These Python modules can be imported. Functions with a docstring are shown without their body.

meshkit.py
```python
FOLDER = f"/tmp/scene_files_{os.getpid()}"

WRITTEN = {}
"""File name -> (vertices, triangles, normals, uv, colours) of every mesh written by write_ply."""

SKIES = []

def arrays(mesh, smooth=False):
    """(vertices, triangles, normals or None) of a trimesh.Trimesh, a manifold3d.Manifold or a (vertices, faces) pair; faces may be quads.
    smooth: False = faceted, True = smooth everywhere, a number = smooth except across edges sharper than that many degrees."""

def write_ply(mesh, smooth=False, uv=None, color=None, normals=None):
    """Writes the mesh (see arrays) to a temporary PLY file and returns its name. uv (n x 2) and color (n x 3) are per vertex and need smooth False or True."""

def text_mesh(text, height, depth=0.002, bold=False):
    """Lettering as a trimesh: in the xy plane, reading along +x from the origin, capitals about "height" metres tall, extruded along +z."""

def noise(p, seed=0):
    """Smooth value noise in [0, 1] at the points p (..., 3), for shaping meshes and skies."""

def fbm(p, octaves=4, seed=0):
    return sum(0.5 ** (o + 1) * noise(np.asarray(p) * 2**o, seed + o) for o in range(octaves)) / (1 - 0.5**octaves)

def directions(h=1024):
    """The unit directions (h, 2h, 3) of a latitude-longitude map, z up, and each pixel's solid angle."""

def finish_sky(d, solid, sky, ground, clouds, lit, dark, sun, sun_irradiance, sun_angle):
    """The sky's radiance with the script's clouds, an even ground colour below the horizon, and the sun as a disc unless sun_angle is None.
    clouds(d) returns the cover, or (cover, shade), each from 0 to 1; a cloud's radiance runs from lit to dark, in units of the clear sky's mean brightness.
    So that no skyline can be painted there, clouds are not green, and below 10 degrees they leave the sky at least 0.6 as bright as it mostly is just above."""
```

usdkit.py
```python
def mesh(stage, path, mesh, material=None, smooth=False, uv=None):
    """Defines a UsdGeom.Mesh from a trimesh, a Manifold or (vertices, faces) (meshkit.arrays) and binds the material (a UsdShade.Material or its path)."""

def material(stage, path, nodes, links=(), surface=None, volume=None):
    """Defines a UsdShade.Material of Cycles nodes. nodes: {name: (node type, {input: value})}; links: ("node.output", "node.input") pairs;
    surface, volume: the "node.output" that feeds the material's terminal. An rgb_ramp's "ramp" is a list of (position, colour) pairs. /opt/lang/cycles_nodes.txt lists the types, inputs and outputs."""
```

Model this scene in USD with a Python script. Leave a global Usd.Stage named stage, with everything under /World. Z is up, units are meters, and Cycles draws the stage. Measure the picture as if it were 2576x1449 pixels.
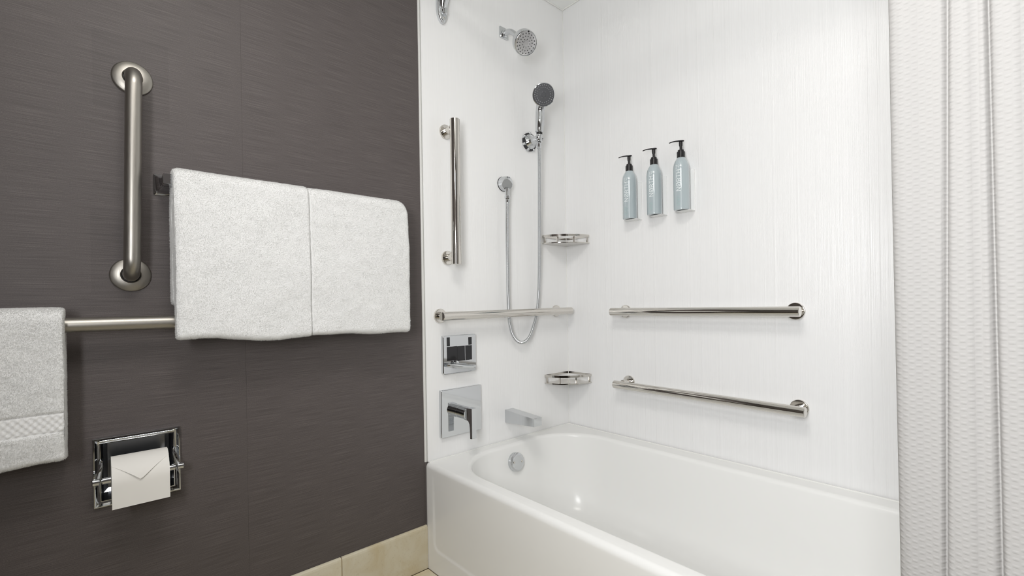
import math, re
import numpy as np, trimesh, manifold3d as m3, usdkit, meshkit
from shapely.geometry import Polygon, Point, box as sbox
from shapely import affinity
from pxr import Usd, UsdGeom, UsdLux, UsdShade, Gf, Sdf

stage = Usd.Stage.CreateInMemory()
UsdGeom.SetStageUpAxis(stage, UsdGeom.Tokens.z)
UsdGeom.SetStageMetersPerUnit(stage, 1.0)
W = UsdGeom.Xform.Define(stage, '/World')
stage.SetDefaultPrim(W.GetPrim())
PI = math.pi

# ------------------------------------------------------------------ camera, lights, exposure
yaw, roll, f, py = math.radians(48.0734661), math.radians(-0.947619814), 1171.535, 763.385
C = np.array([1.43857379, -1.63122494, 0.9275891])
fw = np.array([-math.sin(yaw), math.cos(yaw), 0.0]); r0 = np.cross(fw, [0, 0, 1.0]); u0 = np.array([0, 0, 1.0])
rt = r0 * math.cos(roll) + u0 * math.sin(roll); up = -r0 * math.sin(roll) + u0 * math.cos(roll)
cam = UsdGeom.Camera.Define(stage, '/World/camera')
HA = 36.0
cam.CreateHorizontalApertureAttr(HA); cam.CreateVerticalApertureAttr(HA * 1449 / 2576)
cam.CreateFocalLengthAttr(f / 2576 * HA)
cam.CreateVerticalApertureOffsetAttr((py - 724.5) / 2576 * HA)
cam.CreateClippingRangeAttr(Gf.Vec2f(0.02, 50))
M = np.eye(4); M[0, :3], M[1, :3], M[2, :3], M[3, :3] = rt, up, -fw, C
cam.AddTransformOp().Set(Gf.Matrix4d(*M.ravel().tolist()))
EXPOSURE = 1.63
cam.CreateExposureAttr(EXPOSURE)

def rect_light(path, pos, aim, w, h, power, color, upv=(0, 0, 1)):
    """area light at pos shining along aim; power in watts-like units (normalised)"""
    z = -np.asarray(aim, float); z /= np.linalg.norm(z)
    x = np.cross(upv, z); x /= np.linalg.norm(x); y = np.cross(z, x)
    L = UsdLux.RectLight.Define(stage, path)
    L.CreateWidthAttr(w); L.CreateHeightAttr(h)
    L.CreateIntensityAttr(power / (w * h)); L.CreateColorAttr(Gf.Vec3f(*color))
    m = np.eye(4); m[0, :3], m[1, :3], m[2, :3], m[3, :3] = x, y, z, pos
    L.AddTransformOp().Set(Gf.Matrix4d(*m.ravel().tolist()))
    return L

CEIL = 2.279
WARM, NEUT, COOL = (1.0, 0.97, 0.93), (1.0, 0.99, 0.975), (0.975, 0.985, 1.0)
LIGHTS = [('vanity_lamp', (1.42, -2.050, 1.93), (0, 1, 0), 0.70, 0.20, 0.42, NEUT, (0, 0, 1)),
          ('ceiling_lamp', (1.15, -1.50, CEIL - 0.045), (0, 0, -1), 0.50, 0.50, 1.20, WARM, (0, 1, 0)),
          ('added_fill_lamp', (1.42, -2.062, 1.17), (0, 1, 0), 0.46, 0.56, 2.25, COOL, (0, 0, 1))]  # added soft fill from behind the camera, no lamp of the place
for n, p, a, w, h, pw, c, uv in LIGHTS:
    rect_light('/World/' + n, p, a, w, h, pw, c, uv)

# ------------------------------------------------------------------ materials
LK = '/World/Looks/'
def mat(name, nodes, links=(), surface='p.BSDF'):
    return usdkit.material(stage, LK + name, nodes, links, surface=surface)
def plain(name, col, rough, metallic=0.0, **kw):
    return mat(name, {'p': ('principled_bsdf', dict(base_color=col, roughness=rough, metallic=metallic, **kw))})
def lin(*c):
    return tuple(((v / 255 + 0.055) / 1.055) ** 2.4 if v > 10 else v / 255 / 12.92 for v in c)

CHROME = plain('chrome', (0.63, 0.645, 0.66), 0.05, 1.0)
STEEL = plain('polished_steel', (0.66, 0.635, 0.595), 0.09, 1.0)
DARKENED = plain('niche_darkened', (0.30, 0.31, 0.33), 0.22, 1.0)  # chrome niche, its dark reflections put into the base colour
SATIN = mat('brushed_nickel', {'g': ('geometry', {}), 'm': ('mapping', {'scale': (900, 900, 30)}), 'n': ('noise_texture', {'scale': 1, 'detail': 2}),
    'r': ('map_range', {'from_min': 0.3, 'from_max': 0.7, 'to_min': 0.36, 'to_max': 0.46}), 'p': ('principled_bsdf', {'base_color': (0.40, 0.38, 0.345), 'metallic': 1.0})},
    [('g.position', 'm.vector'), ('m.vector', 'n.vector'), ('n.fac', 'r.value'), ('r.result', 'p.roughness')])
BLACKP = plain('black_plastic', (0.012, 0.011, 0.012), 0.32)
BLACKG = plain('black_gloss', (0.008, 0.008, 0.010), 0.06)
RUBBER = plain('dark_rubber', (0.03, 0.03, 0.033), 0.55)
GREYP = plain('grey_plastic', (0.085, 0.087, 0.095), 0.38)
NOZ = plain('nozzle_rubber', (0.05, 0.05, 0.052), 0.5)
NOZL = plain('nozzle_light', (0.55, 0.55, 0.56), 0.4)
PORC = plain('porcelain', (0.86, 0.86, 0.842), 0.20, specular_ior_level=0.30)
CAULK = plain('caulk', (0.82, 0.82, 0.79), 0.5)
TRIMW = plain('trim_white', (0.74, 0.735, 0.71), 0.35)
TRIMG = plain('trim_grey', (0.42, 0.42, 0.40), 0.5)
CEILM = plain('ceiling_paint', (0.90, 0.91, 0.89), 0.9)
PLASTER = plain('plaster', (0.13, 0.115, 0.11), 0.8)
PAPER = plain('tissue', (0.82, 0.80, 0.755), 0.95)
ACRYL = plain('white_acrylic', (0.86, 0.86, 0.85), 0.18)
ESPRESSO = plain('espresso_wood', (0.020, 0.016, 0.014), 0.35)
STONE = plain('white_stone', (0.75, 0.74, 0.72), 0.2)
MIRROR = plain('mirror_glass', (0.85, 0.86, 0.86), 0.02, 1.0)
PRINT = plain('white_print', (0.80, 0.84, 0.85), 0.4)
TEAL = plain('teal_print', (0.33, 0.50, 0.48), 0.4)
BOTTLE = plain('bottle_plastic', (0.43, 0.495, 0.517), 0.25, coat_weight=1.0, coat_roughness=0.03)
LAMPM = mat('lamp_shade', {'e': ('emission', {'color': (1, 0.97, 0.92), 'strength': 1.5})}, surface='e.emission') if False else plain('lamp_white', (0.85, 0.84, 0.82), 0.5)

# ribbed white wall panel: fine upright ribs with now and then a stronger line
def ribbed(name, c1, c2, strength):
    return mat(name, {
    'g': ('geometry', {}), 's': ('separate_xyz', {}), 'a': ('math', {'math_type': 'add'}), 'zs': ('math', {'math_type': 'multiply', 'value2': 0.004}),
    'v': ('combine_xyz', {}), 'n1': ('noise_texture', {'dimensions': '2D', 'scale': 330.0, 'detail': 3.0, 'roughness': 0.65}),
    'n2': ('noise_texture', {'dimensions': '1D', 'scale': 60.0, 'detail': 1.0}), 'r2': ('map_range', {'from_min': 0.66, 'from_max': 0.76, 'clamp': True}),
    'h': ('math', {'math_type': 'multiply_add', 'value2': 0.8}),
    'b': ('bump', {'strength': strength, 'distance': 0.0008}),
    'c': ('mix', {'color1': c1, 'color2': c2}),
    'p': ('principled_bsdf', {'roughness': 0.30})},
    [('g.position', 's.vector'), ('s.x', 'a.value1'), ('s.y', 'a.value2'), ('s.z', 'zs.value1'), ('a.value', 'v.x'), ('zs.value', 'v.y'),
     ('v.vector', 'n1.vector'), ('a.value', 'n2.w'), ('n2.fac', 'r2.value'), ('r2.result', 'h.value1'), ('n1.fac', 'h.value3'), ('h.value', 'b.height'),
     ('b.normal', 'p.normal'), ('n1.fac', 'c.fac'), ('c.color', 'p.base_color')])
PANEL = ribbed('ribbed_panel', (0.870, 0.869, 0.863), (0.905, 0.904, 0.898), 0.35)
PANELB = ribbed('ribbed_panel_back', (0.820, 0.820, 0.817), (0.895, 0.895, 0.892), 0.6)  # wider colour stripes paint rib shading that the frontal light leaves out

def wallpaper(name, k):
    lo = tuple(v * k for v in (0.061, 0.051, 0.0492)); hi = tuple(v * k for v in (0.140, 0.119, 0.115))
    return mat(name, {
        'g': ('geometry', {}), 'm1': ('mapping', {'scale': (1, 9, 760)}), 'n1': ('noise_texture', {'scale': 1.0, 'detail': 3.0, 'roughness': 0.6}),
        'm2': ('mapping', {'scale': (1, 420, 900)}), 'n2': ('noise_texture', {'scale': 1.0, 'detail': 1.0}),
        'm3': ('mapping', {'scale': (1, 3, 140)}), 'n3': ('noise_texture', {'scale': 1.0, 'detail': 2.0}),
        'a': ('math', {'math_type': 'multiply_add', 'value2': 0.45}), 'a2': ('math', {'math_type': 'multiply_add', 'value2': 0.06}),
        'r': ('rgb_ramp', {'ramp': [(0.45, lo), (1.35 / 1.8, tuple((a + b) / 2.15 for a, b in zip(lo, hi))), (1.0, hi)]}),
        'sc': ('math', {'math_type': 'multiply', 'value2': 1 / 1.02}),
        'b': ('bump', {'strength': 0.35, 'distance': 0.0004}), 'p': ('principled_bsdf', {'roughness': 0.55})},
        [('g.position', 'm1.vector'), ('m1.vector', 'n1.vector'), ('g.position', 'm2.vector'), ('m2.vector', 'n2.vector'), ('g.position', 'm3.vector'), ('m3.vector', 'n3.vector'),
         ('n2.fac', 'a.value1'), ('n1.fac', 'a.value3'), ('n3.fac', 'a2.value1'), ('a.value', 'a2.value3'), ('a2.value', 'sc.value1'), ('sc.value', 'r.fac'), ('r.color', 'p.base_color'),
         ('a.value', 'b.height'), ('b.normal', 'p.normal')])
WP1, WP2, WP3 = wallpaper('wallpaper_light', 0.96), wallpaper('wallpaper_mid', 0.96), wallpaper('wallpaper_dark', 0.88)

def stone_tile(name, k):
    return mat(name, {'g': ('geometry', {}), 'n': ('noise_texture', {'scale': 9.0, 'detail': 5.0, 'roughness': 0.6, 'distortion': 0.6}), 'n2': ('noise_texture', {'scale': 140.0, 'detail': 3.0}),
        'r': ('rgb_ramp', {'ramp': [(0.30, (0.62 * k, 0.53 * k, 0.35 * k)), (0.5, (0.69 * k, 0.63 * k, 0.48 * k)), (0.72, (0.74 * k, 0.70 * k, 0.57 * k))]}),
        'r2': ('rgb_ramp', {'ramp': [(0.25, (0.86, 0.83, 0.78)), (0.42, (1, 1, 1))]}), 'x': ('mix', {'mix_type': 'multiply', 'fac': 0.7}),
        'p': ('principled_bsdf', {'roughness': 0.35})},
        [('g.position', 'n.vector'), ('g.position', 'n2.vector'), ('n.fac', 'r.fac'), ('n2.fac', 'r2.fac'), ('r.color', 'x.color1'), ('r2.color', 'x.color2'), ('x.color', 'p.base_color')])
TILES = [stone_tile('beige_stone_%s' % a, k) for a, k in (('a', 1.0), ('b', 0.95), ('c', 1.04))]
GROUT = plain('grout', (0.42, 0.33, 0.20), 0.9)

TERRY = mat('terry_cotton', {'g': ('geometry', {}), 'n': ('noise_texture', {'scale': 420.0, 'detail': 2.0, 'roughness': 0.6}), 'b': ('bump', {'strength': 0.45, 'distance': 0.0015}),
    'p': ('principled_bsdf', {'base_color': (0.80, 0.80, 0.79), 'roughness': 0.95, 'sheen_weight': 0.25, 'sheen_roughness': 0.5})},
    [('g.position', 'n.vector'), ('n.fac', 'b.height'), ('b.normal', 'p.normal')])
PILE = mat('terry_pile', {'p': ('principled_bsdf', {'base_color': (0.83, 0.83, 0.82), 'roughness': 0.9}), 't': ('translucent_bsdf', {'color': (0.86, 0.86, 0.85)}), 'm': ('mix_closure', {'fac': 0.45})},
    [('p.BSDF', 'm.closure1'), ('t.BSDF', 'm.closure2')], surface='m.closure')
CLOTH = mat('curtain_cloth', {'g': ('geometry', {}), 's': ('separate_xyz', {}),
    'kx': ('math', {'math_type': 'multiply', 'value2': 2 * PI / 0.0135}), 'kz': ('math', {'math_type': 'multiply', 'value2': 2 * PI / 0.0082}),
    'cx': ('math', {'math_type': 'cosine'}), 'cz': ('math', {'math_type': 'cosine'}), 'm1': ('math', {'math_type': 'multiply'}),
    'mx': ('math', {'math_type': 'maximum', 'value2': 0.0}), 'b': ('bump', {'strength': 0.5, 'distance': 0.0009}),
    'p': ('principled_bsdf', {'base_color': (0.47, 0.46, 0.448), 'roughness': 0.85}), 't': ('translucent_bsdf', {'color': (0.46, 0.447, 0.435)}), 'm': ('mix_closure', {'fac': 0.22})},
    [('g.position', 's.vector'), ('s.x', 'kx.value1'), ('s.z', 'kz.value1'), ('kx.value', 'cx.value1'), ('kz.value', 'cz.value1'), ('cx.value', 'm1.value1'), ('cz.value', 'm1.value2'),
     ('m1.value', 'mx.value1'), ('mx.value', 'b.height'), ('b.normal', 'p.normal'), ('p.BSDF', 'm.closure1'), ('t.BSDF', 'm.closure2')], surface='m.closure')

# ------------------------------------------------------------------ helpers
used = {}
def numbered(parent, name):
    n = used.get((parent, name), 0); used[(parent, name)] = n + 1
    return '%s/%s' % (parent, name) + ('_%03d' % n if n else '')
def tag(p, label=None, cat=None, group=None, kind=None):
    for k, v in (('label', label), ('category', cat), ('group', group), ('kind', kind)):
        if v: p.SetCustomDataByKey(k, v)
def thing(name, label=None, cat=None, loc=None, group=None, kind=None):
    x = UsdGeom.Xform.Define(stage, numbered('/World', name))
    if loc is not None: x.AddTranslateOp().Set(Gf.Vec3d(*map(float, loc)))
    tag(x.GetPrim(), label, cat, group, kind)
    x.loc = np.zeros(3) if loc is None else np.asarray(loc, float)
    LOC[str(x.GetPath())] = x.loc
    return x
LOC = {}
def part(parent, name, mesh, material, smooth=30, label=None, kind=None):
    """mesh in world coordinates; stored relative to the thing's base"""
    pp = str(parent.GetPath()) if parent is not None else '/World'
    v, fc = arr(mesh)
    top = '/'.join(pp.split('/')[:3])
    v = v - LOC.get(top, np.zeros(3))
    m = usdkit.mesh(stage, numbered(pp, name), (v, fc), material, smooth=smooth)
    tag(m.GetPrim(), label, None, None, kind)
    return m
def arr(mesh):
    if hasattr(mesh, 'to_mesh'):
        q = mesh.to_mesh(); return np.asarray(q.vert_properties[:, :3], float), np.asarray(q.tri_verts, int)
    if isinstance(mesh, tuple):
        v, fc = np.asarray(mesh[0], float), np.asarray(mesh[1], int)
        if fc.shape[1] == 4: fc = np.vstack([fc[:, [0, 1, 2]], fc[:, [0, 2, 3]]])
        return v, fc
    return np.asarray(mesh.vertices, float), np.asarray(mesh.faces, int)
def join(*ms):
    vs, fs, n = [], [], 0
    for m in ms:
        v, fc = arr(m); vs.append(v); fs.append(fc + n); n += len(v)
    return np.vstack(vs), np.vstack(fs)
def box(lo, hi, ch=0.0):
    lo, hi = np.asarray(lo, float), np.asarray(hi, float)
    if ch <= 0:
        return trimesh.creation.box(bounds=[lo, hi])
    pts = []
    for sx in (0, 1):
        for sy in (0, 1):
            for sz in (0, 1):
                c = np.where([sx, sy, sz], hi, lo); d = np.where([sx, sy, sz], -ch, ch)
                for k in range(3):
                    q = c + d; q[k] = c[k]; pts.append(q)
    return trimesh.convex.convex_hull(np.array(pts))
def rbox(lo, hi, r, n=2):
    """box with rounded edges"""
    s = trimesh.creation.icosphere(subdivisions=n, radius=r).vertices
    lo, hi = np.asarray(lo, float) + r, np.asarray(hi, float) - r
    return trimesh.convex.convex_hull(np.vstack([s + [a, b, c] for a in (lo[0], hi[0]) for b in (lo[1], hi[1]) for c in (lo[2], hi[2])]))
def frame(axis, ref=None):
    z = np.asarray(axis, float); z = z / np.linalg.norm(z)
    ref = np.array([0, 0, 1.0]) if ref is None else np.asarray(ref, float)
    if abs(z @ ref) > 0.99: ref = np.array([0, 1.0, 0])
    x = np.cross(ref, z); x /= np.linalg.norm(x); y = np.cross(z, x)
    return np.stack([x, y, z], 1)
def lathe(profile, org, axis, n=48, ref=None):
    """profile: (radius, height along axis)"""
    p = np.asarray(profile, float); R = frame(axis, ref)
    a = np.arange(n) / n * 2 * PI
    v = np.stack([p[:, None, 0] * np.cos(a), p[:, None, 0] * np.sin(a), np.repeat(p[:, None, 1], n, 1)], -1).reshape(-1, 3)
    fs = []
    for i in range(len(p) - 1):
        for j in range(n):
            k = (j + 1) % n; q = [i * n + j, i * n + k, (i + 1) * n + k, (i + 1) * n + j]
            if p[i, 0] > 1e-9: fs.append([q[0], q[1], q[2]])
            if p[i + 1, 0] > 1e-9: fs.append([q[0], q[2], q[3]])
    t = trimesh.Trimesh(v @ R.T + np.asarray(org, float), fs, process=True); t.merge_vertices()
    return t
def cyl(a, b, r, n=40, ch=0.001):
    a, b = np.asarray(a, float), np.asarray(b, float); L = np.linalg.norm(b - a)
    return lathe([(0, 0), (r - ch, 0), (r, ch), (r, L - ch), (r - ch, L), (0, L)], a, b - a, n)
def spline(pts, n):
    from scipy.interpolate import CubicSpline
    p = np.asarray(pts, float); d = np.r_[0, np.cumsum(np.linalg.norm(np.diff(p, axis=0), axis=1))]
    return CubicSpline(d, p)(np.linspace(0, d[-1], n))
def tube(path, r, n=20, cap=True):
    p = np.asarray(path, float); m = len(p); r = np.broadcast_to(np.asarray(r, float), (m,))
    t = np.gradient(p, axis=0); t /= np.linalg.norm(t, axis=1)[:, None]
    x = frame(t[0])[:, 0]; vs = []
    a = np.arange(n) / n * 2 * PI
    for i in range(m):
        x = x - t[i] * (x @ t[i]); x /= np.linalg.norm(x); y = np.cross(t[i], x)
        vs.append(p[i] + r[i] * (np.cos(a)[:, None] * x + np.sin(a)[:, None] * y))
    v = np.vstack(vs); i, j = np.meshgrid(np.arange(m - 1), np.arange(n), indexing='ij'); k = (j + 1) % n
    q = np.stack([i * n + j, i * n + k, (i + 1) * n + k, (i + 1) * n + j], -1).reshape(-1, 4)
    fs = np.vstack([q[:, [0, 1, 2]], q[:, [0, 2, 3]]])
    if cap:
        b = len(v); v = np.vstack([v, p[:1], p[-1:]]); j = np.arange(n); k = (j + 1) % n; o = (m - 1) * n
        fs = np.vstack([fs, np.stack([k, j, np.full(n, b)], 1), np.stack([o + j, o + k, np.full(n, b + 1)], 1)])
    return v, fs
def prism(poly, h, org=(0, 0, 0), X=(1, 0, 0), Y=(0, 1, 0), Z=(0, 0, 1), bevel=0.0):
    """polygon in the X,Y plane extruded along Z; bevel chamfers the far rim"""
    if bevel > 0:
        inner = poly.buffer(-bevel)
        a = trimesh.creation.extrude_polygon(poly, h - bevel, engine='earcut')
        o = np.array(poly.exterior.coords)[:-1]
        if poly.convex_hull.area - poly.area < 1e-9:
            i3 = np.array(inner.exterior.coords)[:-1]
            a = trimesh.convex.convex_hull(np.vstack([np.c_[o, np.zeros(len(o))], np.c_[o, np.full(len(o), h - bevel)], np.c_[i3, np.full(len(i3), h)]]))
        else:
            a = trimesh.util.concatenate([a, trimesh.creation.extrude_polygon(inner, h, engine='earcut')])
    else:
        a = trimesh.creation.extrude_polygon(poly, h, engine='earcut')
    R = np.stack([np.asarray(X, float), np.asarray(Y, float), np.asarray(Z, float)], 1)
    v = a.vertices @ R.T + np.asarray(org, float); fc = a.faces
    if np.linalg.det(R) < 0: fc = fc[:, ::-1]
    return v, fc
def rrect(x0, x1, y0, y1, r, q=6):
    return sbox(x0 + r, y0 + r, x1 - r, y1 - r).buffer(r, quad_segs=q)
YZX = dict(X=(0, 1, 0), Y=(0, 0, 1), Z=(1, 0, 0))       # polygons given in (y, z), pushed out of the left wall along +x
XZY = dict(X=(1, 0, 0), Y=(0, 0, 1), Z=(0, -1, 0))      # polygons given in (x, z), pushed out of the back wall along -y

# ------------------------------------------------------------------ the room
XR, YF = 2.70, -2.10
NICHE = (-1.628, -1.483, 0.484, 0.623)                   # the recess for the paper holder (y0, y1, z0, z1)
wl = thing('wall_left', 'dark woven wallpaper wall on the left, white bath panel past its edge', None, kind='structure')
hole = sbox(NICHE[0], NICHE[2], NICHE[1], NICHE[3])
part(wl, 'wall_core', prism(sbox(YF - 0.1, 0, 0.1, CEIL).difference(hole), 0.12, (-0.1206, 0, 0), **YZX), PLASTER, smooth=False)
part(wl, 'wallpaper', prism(sbox(-1.3228, 0.145, -0.7655, CEIL), 0.0006, (-0.0006, 0, 0), **YZX), WP2, smooth=False)
part(wl, 'wallpaper', prism(sbox(YF, 0.145, -1.3232, CEIL).difference(hole), 0.0006, (-0.0005, 0, 0), **YZX), WP1, smooth=False)
part(wl, 'wallpaper_patch', prism(sbox(-1.627, 1.40, -1.484, 1.582), 0.00015, (0.0001, 0, 0), **YZX), WP3, smooth=False, label='patched square of wallpaper round the upper bar mount')
part(wl, 'wallpaper_patch', prism(sbox(-1.635, 0.968, -1.490, 1.162), 0.00015, (0.0001, 0, 0), **YZX), WP3, smooth=False, label='patched square of wallpaper round the lower bar mount')
part(wl, 'surround_panel', box((0.0, -0.757, 0.3712), (0.006, 0.0, CEIL)), PANEL, smooth=False, label='white ribbed bath panel')
zz = np.linspace(0.372, CEIL, 90)
yj = -0.7635 + 0.0012 * (meshkit.noise(np.c_[zz * 2.2, zz * 0, zz * 0], 3) - 0.5)
part(wl, 'edge_caulk', tube(np.c_[np.full(90, 0.001), yj, zz], 0.0040 + 0.0008 * meshkit.noise(np.c_[zz * 9, zz * 0, zz * 0], 5), 10), TRIMW, label='white bead along the edge of the bath panel')
part(wl, 'edge_gap', box((0.0, -0.7605, 0.372), (0.0028, -0.7565, CEIL)), TRIMG, smooth=False)

wb = thing('wall_back', 'white ribbed bath wall behind the tub', None, kind='structure')
part(wb, 'wall_core', box((-0.1206, 0.004, 0), (1.66, 0.12, CEIL)), PLASTER, smooth=False)
part(wb, 'surround_panel', box((0.0, -0.0015, 0.36), (1.54, 0.004, CEIL)), PANELB, smooth=False)
part(wb, 'corner_caulk', tube([(0.0062, -0.0018, 0.372), (0.0062, -0.0018, CEIL)], 0.0022, 8), CAULK)
we = thing('wall_end', 'white wall at the far end of the tub', None, kind='structure')
part(we, 'wall_core', box((1.545, -0.80, 0), (1.66, 0.0039, CEIL)), PLASTER, smooth=False)
part(we, 'surround_panel', box((1.54, -0.79, 0.36), (1.5449, -0.0016, CEIL)), PANEL, smooth=False)
wr = thing('wall_right', 'dark wall on the right behind the photographer', None, kind='structure')
part(wr, 'wall_core', box((XR, YF, 0), (XR + 0.12, -0.68, CEIL)), PLASTER, smooth=False)
part(wr, 'wall_return', box((1.6601, -0.80, 0), (XR, -0.68, CEIL)), PLASTER, smooth=False)
wf = thing('wall_front', 'dark wall behind the photographer', None, kind='structure')
part(wf, 'wall_core', box((0.0, YF - 0.1, 0), (XR + 0.12, YF - 0.0005, CEIL)), PLASTER, smooth=False)
cl = thing('ceiling', 'plain off-white ceiling', None, kind='structure')
part(cl, 'ceiling_slab', box((-0.12, YF - 0.1, CEIL), (XR + 0.12, 0.12, CEIL + 0.1)), CEILM, smooth=False)

part(cl, 'ceiling_caulk', tube([(0.009, -0.0045, CEIL - 0.0015), (1.53, -0.0045, CEIL - 0.0015)], 0.0032, 8), CAULK)
part(cl, 'ceiling_caulk', tube([(0.009, -0.757, CEIL - 0.0015), (0.009, -0.004, CEIL - 0.0015)], 0.0032, 8), CAULK)
fl = thing('floor', 'beige stone tile floor', None, kind='structure')
part(fl, 'grout_bed', box((0.0, YF, -0.10), (XR, -0.68, -0.0035)), GROUT, smooth=False)
rng = np.random.default_rng(7)
T = 0.305
for i in range(9):
    for j in range(7):
        x0, x1 = 0.011 + i * T - 0.10 * (i > 0) - 0.0 , 0.011 + (i + 1) * T - 0.10
        y1 = -0.7655 - j * T; y0 = y1 - T
        x1 = min(x1, XR); y0 = max(y0, YF)
        if x1 - x0 < 0.03 or y1 - y0 < 0.03: continue
        part(fl, 'tile', box((x0 + 0.0015, y0 + 0.0015, -0.012), (x1 - 0.0015, y1 - 0.0015, 0.0), 0.0012), TILES[int(rng.integers(3))], smooth=False)
bb = thing('baseboard_left', 'beige stone tile baseboard under the dark wallpaper', None, kind='structure')
part(bb, 'grout_strip', box((0.0004, YF, 0.0), (0.0085, -0.7655, 0.1475)), GROUT, smooth=False)
ys = [-0.7642, -1.0715, -1.3765, -1.6815, -1.9865, YF]
for k in range(len(ys) - 1):
    a, b = ys[k + 1] + 0.0015, ys[k] - 0.0015
    pr = Polygon([(0.0008, 0.0006), (0.0105, 0.0006), (0.0105, 0.141), (0.0095, 0.1465), (0.007, 0.1495), (0.004, 0.151), (0.0008, 0.151)])
    part(bb, 'tile', prism(pr, b - a, (0, b, 0), X=(1, 0, 0), Y=(0, 0, 1), Z=(0, -1, 0)), TILES[(k * 2 + 1) % 3], smooth=False)

# ------------------------------------------------------------------ the bathtub
RIM = 0.370
def ring(x0, x1, y0, y1, r, z, n=320):
    """rounded rectangle sampled at even angles from its middle (counter-clockwise)"""
    r4 = np.broadcast_to(r, (4,))
    pts = []
    for (cx, cy, rr, a0) in ((x1 - r4[0], y1 - r4[0], r4[0], 0), (x0 + r4[1], y1 - r4[1], r4[1], 90), (x0 + r4[2], y0 + r4[2], r4[2], 180), (x1 - r4[3], y0 + r4[3], r4[3], 270)):
        for a in np.linspace(a0, a0 + 90, 25):
            pts.append((cx + rr * math.cos(math.radians(a)), cy + rr * math.sin(math.radians(a))))
    pts = np.array(pts); pts = np.vstack([pts, pts[:1]])
    c = np.array([0.75, -0.385])
    # even spread by a blend of arc length: rays from centre after squashing to a square-ish frame
    d = np.r_[0, np.cumsum(np.linalg.norm(np.diff(pts, axis=0), axis=1))]
    keep = np.r_[True, np.diff(d) > 1e-9]; pts, d = pts[keep], d[keep]
    ang = np.unwrap(np.arctan2((pts[:, 1] - c[1]) * 2.0, pts[:, 0] - c[0]))
    A = np.linspace(0, 2 * PI, n, endpoint=False)
    ang0 = ang[0]
    A2 = (A - ang0) % (2 * PI) + ang0
    x = np.interp(A2, np.r_[ang, ang[0] + 2 * PI], np.r_[pts[:, 0], pts[0, 0]]); y = np.interp(A2, np.r_[ang, ang[0] + 2 * PI], np.r_[pts[:, 1], pts[0, 1]])
    return np.c_[x, y, np.full(n, z)]
TX0, TX1, TY0, TY1 = 0.0012, 1.5350, -0.765, -0.0065
RR_ = 0.017                                              # radius of the rolled front edge
rings = [ring(TX0, TX1, TY0 + 0.012, TY1, 0.002, 0.0), ring(TX0, TX1, TY0 + 0.012, TY1, 0.002, RIM - 0.03), ring(TX0, TX1, TY0 + RR_ + 0.010, TY1, 0.002, RIM)]
top = (0.058, 1.450, -0.702, -0.078); rad_top = (0.17, 0.20, 0.20, 0.17)
bot = (0.175, 1.200, -0.610, -0.165); rad_bot = (0.13, 0.13, 0.13, 0.13)
rings.append(ring(top[0] - 0.016, top[1] + 0.016, top[2] - 0.016, top[3] + 0.016, np.array(rad_top) + 0.016, RIM - 0.0005))
for a in np.linspace(12, 78, 6):                         # rolled inner lip
    s, c = math.sin(math.radians(a)), math.cos(math.radians(a)); e = 0.016 * (1 - s)
    rings.append(ring(top[0] - e, top[1] + e, top[2] - e, top[3] + e, np.array(rad_top) + e, RIM - 0.0005 - 0.016 * (1 - c)))
FLOORZ = 0.055
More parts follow.
